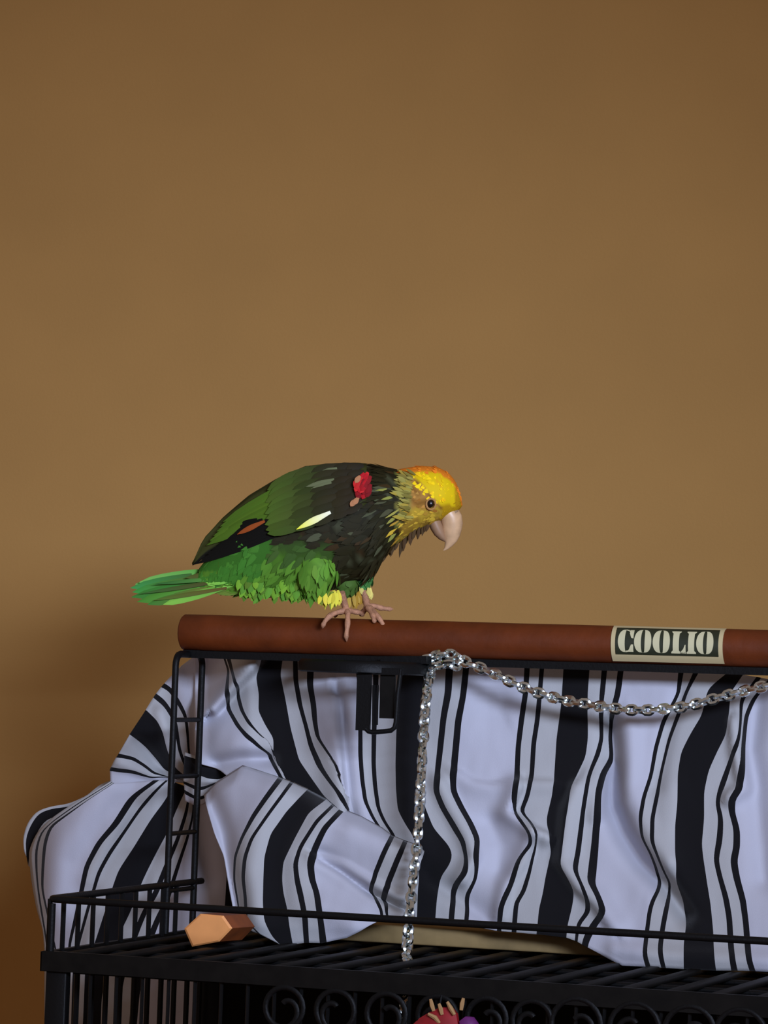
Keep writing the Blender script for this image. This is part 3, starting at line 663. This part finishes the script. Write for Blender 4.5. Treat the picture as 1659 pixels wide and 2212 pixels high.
def feather(b, p0, p1, w, c, nrm=(0, 0, -1), pt=.5, rows=6, curl=0, c2=None, camber=.18):
    p0 = Vector(p0); p1 = Vector(p1); d = p1-p0; L_ = d.length; t = d.normalized(); nv = Vector(nrm).normalized()
    s_ = t.cross(nv).normalized(); nv = s_.cross(t).normalized()
    if nv.dot(Vector(nrm)) < 0: nv = -nv
    base = len(b.v)
    for i in range(rows+1):
        u = i/rows; ww = w*.5*((.45+.55*min(1, u/.45)) if u < .45 else max(0.03, (1-((u-.45)/.55)**(2.0+1.5*(1-pt)))**(.5+.5*pt)))
        m = p0+d*u+nv*(curl*L_*math.sin(math.pi*u))
        cc = c if c2 is None else tuple(lerp(c[q], c2[q], u) for q in range(4))
        for k in (-1, 0, 1):
            q = m+s_*ww*k+nv*(ww*camber*(1 if k == 0 else 0)); b.v.append(BP(q.x, q.y, q.z)); f = 1.0 if k else 1.08
            b.c.append((cc[0]*f, cc[1]*f, cc[2]*f, 1))
    for i in range(rows):
        for k in (0, 1): a = base+i*3+k; b.f.append((a, a+1, a+4, a+3))
# small plumage over the body
b = MB(); cnt = 0
while cnt < 2600:
    x = random.uniform(445, 997); th = random.uniform(0, 2*math.pi)
    if x > 870 and random.random() < .0: continue
    p = Vector(bsurf(x, th)); head = x > 868
    e = Vector(bsurf(max(431, x-3), th)); back = (e-p).normalized()
    t_, bo, h = bs_(x); nrm = Vector((0, -math.cos(th)/((bo-t_)/2), -math.sin(th)/max(h, 3))).normalized()
    nrm = (nrm-back*nrm.dot(back)).normalized()
    Lf = random.uniform(14, 22) if head else random.uniform(30, 52); wf = random.uniform(7, 11) if head else random.uniform(10, 18)
    if 800 < x < 900: wf *= .6
    if x > 955: Lf *= .6; wf *= .8
    droop = Vector((0, .9 if (not head and x < 760 and p.y > 1180) else .08, 0))
    dr = (back+droop+Vector((random.uniform(-.1, .1), random.uniform(-.16, .16), random.uniform(-.1, .1)))); dr = (dr-nrm*dr.dot(nrm)*.8).normalized()
    lift = random.uniform(.0, .035) if not (800 < x < 880) else random.uniform(.02, .12)
    if th > math.pi*.25 and th < math.pi*.9 and x > 560 and x < 760 and p.y < 1130: lift = 0
    c = jit(region(p.x, p.y), .10)
    if x < 500 and p.y < 1200: c = jit(tone(45, 75, 22))
    feather(b, p-nrm*1.5, p+dr*Lf+nrm*Lf*lift, wf, c, nrm, pt=.75 if not 800 < x < 900 else 1.0, rows=4, camber=.06); cnt += 1
# ragged wet throat spikes
for (x, y, dx, dy) in ((888, 1160, -4, 20), (880, 1166, -6, 14), (868, 1172, -8, 36), (862, 1180, -8, 10), (905, 1150, -3, 16), (915, 1145, -4, 14), (848, 1190, -6, 14), (898, 1154, -7, 13), (872, 1168, -3, 28), (835, 1204, -7, 12), (925, 1140, -6, 10)):
    for k in range(3):
        ox = random.uniform(-25, 15); xx = x+random.uniform(-3, 3)
        feather(b, (xx, y-14, ox), (xx+dx, y+dy*random.uniform(.7, 1), ox-4), 8, jit(tone(52, 38, 20)), (0, 0, -1), pt=1, rows=4)
# cheek streaks running back over the dark neck
for k in range(46):
    y = random.uniform(1024, 1125); x = random.uniform(868, 892)+abs(y-1075)*.12; o0 = onear(x, y)-5
    Lx = random.uniform(14, 30); e = (x-Lx, y-random.uniform(2, 14)*(1 if y < 1110 else .3), onear(x-Lx, y)-6)
    feather(b, (x, y, o0), e, random.uniform(5, 9), jit(random.choice([tone(112, 110, 56), tone(92, 86, 38), tone(120, 108, 44)]), .15), (0, 0, -1), pt=1, rows=4)
pm = b.build('plumage', M_f, parrot); pm['kind'] = 'stuff'

# thighs
def lump(name, cx, cy, co, ra, rb, rc, cf, nfe, down, seed=1, lenr=(22, 36)):
    b = MB(); n1, n2 = 14, 20
    for i in range(n1+1):
        a = math.pi*i/n1
        for k in range(n2):
            t = 2*math.pi*k/n2; b.v.append(BP(cx+ra*math.sin(a)*math.cos(t), cy-rb*math.cos(a), co+rc*math.sin(a)*math.sin(t))); b.c.append(cf())
    for i in range(n1):
        for k in range(n2): a0 = i*n2+k; a1 = i*n2+(k+1) % n2; b.f.append((a0, a1, a1+n2, a0+n2))
    for j in range(nfe):
        a = random.uniform(.15, .9)*math.pi; t = random.uniform(0, 2*math.pi)
        nr = Vector((math.sin(a)*math.cos(t), -math.cos(a), math.sin(a)*math.sin(t))); p = Vector((cx+ra*nr.x, cy+rb*nr.y, co+rc*nr.z))
        d = Vector(down)+Vector((random.uniform(-.2, .2), 0, random.uniform(-.1, .1))); d = (d-nr*d.dot(nr)*.75).normalized()
        feather(b, p, p+d*random.uniform(*lenr)+nr*1, random.uniform(10, 17), jit(cf(), .06), nr, pt=.7, rows=4, camber=.05)
    return b.build(name, M_f, parrot)
lump('thigh', 684, 1226, -48, 50, 50, 40, lambda: random.choice([tone(70, 112, 38), tone(62, 100, 34), tone(74, 114, 42)]), 110, (-.12, 1, 0), lenr=(28, 50))
lump('thigh', 782, 1248, 30, 24, 26, 26, lambda: random.choice([tone(62, 118, 68), tone(50, 98, 52)]), 50, (-.1, 1, 0), lenr=(12, 20))
lump('thigh', 748, 1262, -8, 26, 20, 22, lambda: tone(52, 78, 34), 40, (0, 1, 0), lenr=(12, 20))
def tuft(cx, cy, co, cols, n_, dx, w, Lr):
    b = MB()
    for k in range(n_):
        x = cx+random.uniform(-w, w); o0 = co+random.uniform(-12, 12)
        feather(b, (x, cy+random.uniform(-8, 4), o0), (x+dx+random.uniform(-7, 5), cy+random.uniform(*Lr), o0-3), random.uniform(8, 13), jit(tone(*random.choice(cols)), .12), (0, 0, -1), pt=.9, rows=4)
    b.build('leg_tuft', M_f, parrot)
tuft(710, 1284, -48, [(120, 124, 36), (150, 150, 46), (92, 108, 36), (164, 160, 56)], 34, -3, 16, (16, 34))
tuft(728, 1282, -44, [(166, 164, 56), (140, 140, 50)], 12, -1, 7, (14, 30))
tuft(788, 1270, 20, [(160, 152, 108), (138, 134, 68), (164, 158, 92)], 22, 0, 13, (12, 26))
tuft(764, 1284, 4, [(125, 98, 30), (130, 110, 50)], 20, 4, 12, (14, 34))

# wings
Tw = [(415, 1217), (440, 1163), (480, 1120), (540, 1070), (600, 1034), (660, 1008), (720, 1002), (770, 1001), (800, 1004)]
Lw = [(415, 1222), (450, 1200), (500, 1178), (540, 1164), (600, 1152), (650, 1144), (700, 1128), (740, 1114), (780, 1098), (800, 1080)]
def wpt(x, v, off=0, sgn=1):
    y = lerp(crv(Tw, x), crv(Lw, x), v); o = onear(x, max(y, crv(T, max(432, min(998, x)))+4), .10)
    lo = crv([(415, 10), (480, 30), (560, 52), (640, 75), (760, 90), (800, 86)], x)*math.sin(math.pi*(.16+.44*v))
    return Vector((x, y, sgn*(min(o, -lo)-off)))
def wing(sgn):
    b = MB(); nx, nv = 40, 10
    for i in range(nx+1):
        x = lerp(416, 792, i/nx)
        for j in range(nv+1):
            p = wpt(x, j/nv, 2, sgn); b.v.append(BP(p.x, p.y, p.z)); b.c.append(tone(12, 12, 8) if j > 7 and x < 620 else tone(40, 44, 20))
    for i in range(nx):
        for j in range(nv): a = i*(nv+1)+j; b.f.append((a, a+1, a+nv+2, a+nv+1))
    root = b.build('wing', M_f, parrot); root['wloc'] = tuple(root.matrix_world.translation) if False else (0, 0, 0)
    md = root.modifiers.new('t', 'SOLIDIFY'); md.thickness = .0012
    def wf(x0, v0, x1, v1, w, c, off, pt=.4, c2=None):
        off += 9; p = wpt(x0, v0, off, sgn); q = wpt(max(x1, 416), v1, max(2.5, off-2.5), sgn)
        if x1 < 416: q.x = x1
        bb = MB(); feather(bb, p, q, w, c, (0, -.25, -sgn), pt=pt, rows=7, curl=.02, c2=c2)
        o = bb.build('feather', M_f); o.parent = root; o.location = root_off
        return o
    root_off = (0, 0, 0)
    # primaries: black, folded to the tip
    for k in range(8):
        v = .99-.045*k; wf(640-12*k, v-.05, 418+13*k, .99-.055*k, 20, tone(9, 9, 8), 3+.5*k, .8)
    # long green secondaries
    for k in range(11):
        v = .70-.062*k; x1 = 500-12*k if k < 4 else 446+7*(k-4)
        wf(650+4*k, v, x1-6*(k > 5), v+.02+.03*(k > 5), 24, jit(tone(58, 84, 22), .15), 7+.55*k, .55, jit(tone(50, 76, 20), .15))
    # red speculum
    wf(572, .70, 512, .76, 12, tone(112, 56, 26), 13, .8)
    for (x0, n_, L_, w, off, c1, c2) in ((668, 9, 92, 26, 12.5, (42, 48, 22), (54, 76, 27)), (705, 9, 78, 24, 15, (33, 37, 16), (42, 54, 22)), (735, 9, 62, 22, 17.5, (28, 25, 13), (32, 34, 17)), (762, 8, 48, 20, 19.5, (27, 22, 12), (31, 29, 16)), (785, 7, 38, 18, 21, (26, 21, 11), (29, 26, 15))):
        for k in range(n_):
            v = .93-.9*k/(n_-1); x = x0+random.uniform(-5, 5)
            wf(x, v, x-L_, min(.97, v+.07), w, jit(tone(*c1), .2), off+.25*k, .35, jit(tone(*c2), .2))
    # glints on wet loose vanes, painted as paler feathers
    for (x0, v0, x1) in ((728, .08, 690), (722, .28, 660), (716, .33, 672)): wf(x0, v0, x1, v0+.05, 10, tone(72, 80, 60), 22, .9)
    if sgn > 0:
        wf(714, .86, 640, .985, 15, tone(232, 228, 170, .42), 24, 1.0, tone(200, 184, 38, .42))
        for k in range(26):
            x = random.uniform(770, 798); y = random.uniform(1028, 1068); o0 = onear(x, y)-22
            o0 = -127+.25*abs(y-1048); c = jit(random.choice([tone(128, 10, 20), tone(92, 8, 14), tone(142, 24, 26), tone(112, 8, 16)]), .15)
            bb = MB(); feather(bb, (x+6, y-8, o0), (x-6, y+12, o0-3), 13, c, (0, 0, -1), pt=.5, rows=5); o = bb.build('feather', M_f); o.parent = root
        for (x, y) in ((768, 1082), (762, 1086), (772, 1035)):
            bb = MB(); feather(bb, (x+6, y-7, -125), (x-5, y+8, -129), 12, tone(128, 90, 66), (0, 0, -1), pt=.6, rows=5); o = bb.build('feather', M_f); o.parent = root
    root.location = Vector((0, 0, 0))-Vector(parrot['wloc'])
wing(1); wing(-1)

# tail
def tf(x0, y0, o0, x1, y1, o1, w, c, c2=None, pt=.3, name='tail_feather'):
    bb = MB(); feather(bb, (x0, y0, o0), (x1, y1, o1), w, c, (0, -.35, -1), pt=pt, rows=8, c2=c2, camber=.25); bb.build(name, M_f, parrot)
G1, G2, G3 = tone(42, 94, 38), tone(76, 126, 48), tone(36, 76, 28)
tf(500, 1236, 22, 292, 1262, 24, 30, G1, tone(80, 140, 70)); tf(500, 1232, 14, 300, 1258, 12, 28, tone(60, 120, 50), tone(88, 140, 72))
tf(510, 1240, 10, 282, 1270, 4, 32, tone(50, 40, 18), tone(44, 112, 58)); tf(512, 1246, 2, 286, 1279, -4, 32, tone(70, 50, 24), tone(42, 112, 50))
tf(515, 1250, -6, 284, 1290, -12, 30, G1, G1); tf(515, 1256, -14, 296, 1300, -18, 28, G2, tone(50, 100, 36)); tf(510, 1262, -20, 318, 1306, -24, 24, tone(92, 90, 40), G1)
tf(498, 1252, -22, 300, 1283, -24, 10, tone(58, 46, 22), tone(38, 76, 34), .9); tf(490, 1270, -30, 330, 1297, -30, 11, tone(70, 58, 28), tone(58, 84, 32), .9); tf(505, 1246, -20, 330, 1262, -22, 9, tone(66, 112, 48), tone(30, 70, 34), .9)
tf(500, 1264, -26, 352, 1306, -28, 20, G2, tone(96, 146, 60)); tf(495, 1238, -12, 400, 1248, -14, 18, tone(64, 46, 24), tone(56, 70, 30), .9)
for k in range(34):
    x = random.uniform(500, 585); y = random.uniform(1205, 1278); o0 = onear(x, y)*.75-2
    lt = 1236 < y < 1262
    c = tone(96, 150, 62) if lt else (tone(46, 100, 38) if y < 1236 else tone(70, 92, 34))
    tf(x, y, o0, x-random.uniform(45, 72), y+random.uniform(6, 22)*(1 if y < 1250 else .35), o0*.55-6, random.uniform(13, 19), jit(c), None, .6, 'tail_covert')
# ragged belly edge
b = MB()
for k in range(60):
    x = random.uniform(520, 690); y = crv(Bt, x)-random.uniform(6, 34); o0 = onear(x, y)*.9-2
    feather(b, (x, y, o0), (x-random.uniform(2, 14), y+random.uniform(24, 34), o0-2), random.uniform(12, 17), jit(random.choice([tone(80, 122, 34), tone(64, 108, 34), tone(62, 92, 26)])), (0, 0, -1), pt=.6, rows=4)
bb = b.build('belly_fringe', M_f, parrot); bb['kind'] = 'stuff'

# beak
M_beak = mat('horn_beak', A(168, 142, 118, .6), .4, nscale=80, namt=.25); M_cere = mat('cere_skin', A(112, 94, 78, .5), .6); M_beak2 = mat('lower_beak', A(112, 90, 74, .5), .5)
def loft(path, name, m):     # (x, y, in-plane radius, depth radius)
    b = MB(); n = 16; N = len(path)
    for i, (x, y, ra, rb) in enumerate(path):
        x0, y0 = path[max(i-1, 0)][:2]; x1, y1 = path[min(i+1, N-1)][:2]; t = Vector((x1-x0, y1-y0)).normalized(); q = Vector((-t.y, t.x))
        for k in range(n):
            a = 2*math.pi*k/n; b.v.append(BP(x+q.x*ra*math.cos(a), y+q.y*ra*math.cos(a), rb*math.sin(a)))
    for i in range(N-1):
        for k in range(n): a0 = i*n+k; a1 = i*n+(k+1) % n; b.f.append((a0, a1, a1+n, a0+n))
    b.f.append(tuple(range(n))[::-1]); b.f.append(tuple((N-1)*n+k for k in range(n)))
    return b.build(name, m, parrot)
loft([(962, 1098, 18, 22), (970, 1108, 22, 22), (975, 1119, 23.5, 22), (977, 1131, 23, 20), (976, 1143, 21.5, 18), (975, 1155, 19, 15.5), (973, 1166, 14.5, 12), (969, 1176, 9, 8), (964, 1184, 4.6, 4.4), (958, 1189, 1.2, 1.2)], 'upper_beak', M_beak)
loft([(962, 1098, 12, 18), (974, 1103, 14, 20), (984, 1109, 11, 18), (990, 1115, 5, 9)], 'cere', M_cere)
loft([(938, 1126, 14, 20), (943, 1138, 14, 19), (949, 1150, 12.5, 17), (956, 1160, 9, 13), (962, 1167, 4.5, 7), (965, 1171, 1, 2)], 'lower_beak', M_beak2)
# eye
M_eye = mat('dark_eye', (.006, .003, .002, 1), .3, spec=.6); M_ring = mat('eye_ring_skin', A(140, 108, 72, .6), .7, spec=.1)
def ball(cx, cy, co, r, name, m, fl=1):
    b = MB(); n1, n2 = 10, 16
    for i in range(n1+1):
        a = math.pi*i/n1
        for k in range(n2):
            t = 2*math.pi*k/n2; b.v.append(BP(cx+r*math.sin(a)*math.cos(t), cy-r*1.12*math.cos(a), co+fl*r*math.sin(a)*math.sin(t)))
    for i in range(n1):
        for k in range(n2): a0 = i*n2+k; a1 = i*n2+(k+1) % n2; b.f.append((a0, a1, a1+n2, a0+n2))
    return b.build(name, m, parrot)
for sg in (1, -1):
    eo = sg*(onear(930, 1088)-3)
    ball(930, 1088, eo, 7.5, 'eye', M_eye, .8)
    b = MB(); pts = [BP(931+10*math.cos(a), 1089+11.5*math.sin(a), eo-sg*.5) for a in [2*math.pi*k/20 for k in range(21)]]
    b.tube(pts, 2.2*KP, 6, cap=False); b.build('eye_ring', M_ring, parrot)

# feet
M_foot = mat('pinkish_grey_skin', A(138, 102, 84, .5), .6, nscale=200, namt=.3, bump=.5, bscale=900)
M_claw = mat('claw_horn', A(120, 92, 74, .42), .4)
def foot(name, ankle, knee, toes):
    b = MB(); b.tube(smooth_path([BP(*knee), BP(*[(k+a)/2+(0, 0, 2)[i] for i, (k, a) in enumerate(zip(knee, ankle))]), BP(*ankle)], 5), 7.5*KP, 10)
    for tt in toes:
        ps = smooth_path([Vector((p[0], p[1], p[2])) for p in tt], 5); N = len(ps)
        rr = []
        for i in range(N):
            u = i/(N-1); r = 6.6*(1-.28*u)*(1+.12*math.sin(u*16)); 
            if u > .84: r *= max(.12, 1-(u-.84)/.16*.9)
            rr.append(r*KP)
        b.tube([BP(*p) for p in ps], rr, 10)
    return b.build(name, M_foot, parrot)
# dowel surface: axis o~0, radius ~41 px; toes lie on the top and curl over its front
foot('foot', (748, 1318, -18), (738, 1280, -36), [
    [(748, 1319, -20), (735, 1321, -28), (718, 1327, -38), (706, 1337, -45), (699, 1348, -49), (697, 1358, -46)],
    [(748, 1319, -20), (751, 1326, -34), (751, 1340, -46), (750, 1356, -52), (748, 1372, -52), (749, 1386, -47)],
    [(748, 1319, -18), (764, 1321, -6), (778, 1324, 6), (786, 1330, 20)], [(746, 1319, -16), (738, 1322, 0), (728, 1324, 16), (722, 1334, 30)]])
foot('foot', (794, 1311, -4), (786, 1278, 18), [
    [(794, 1312, -6), (800, 1320, -22), (806, 1331, -38), (808, 1340, -47), (812, 1345, -46)],
    [(794, 1312, -4), (804, 1317, -18), (813, 1328, -36), (822, 1340, -46), (829, 1352, -48), (833, 1360, -44)],
    [(794, 1311, -2), (808, 1309, 2), (822, 1313, 6), (836, 1315, 8), (850, 1316, 10)], [(792, 1313, 0), (784, 1322, 16), (778, 1330, 26)]])
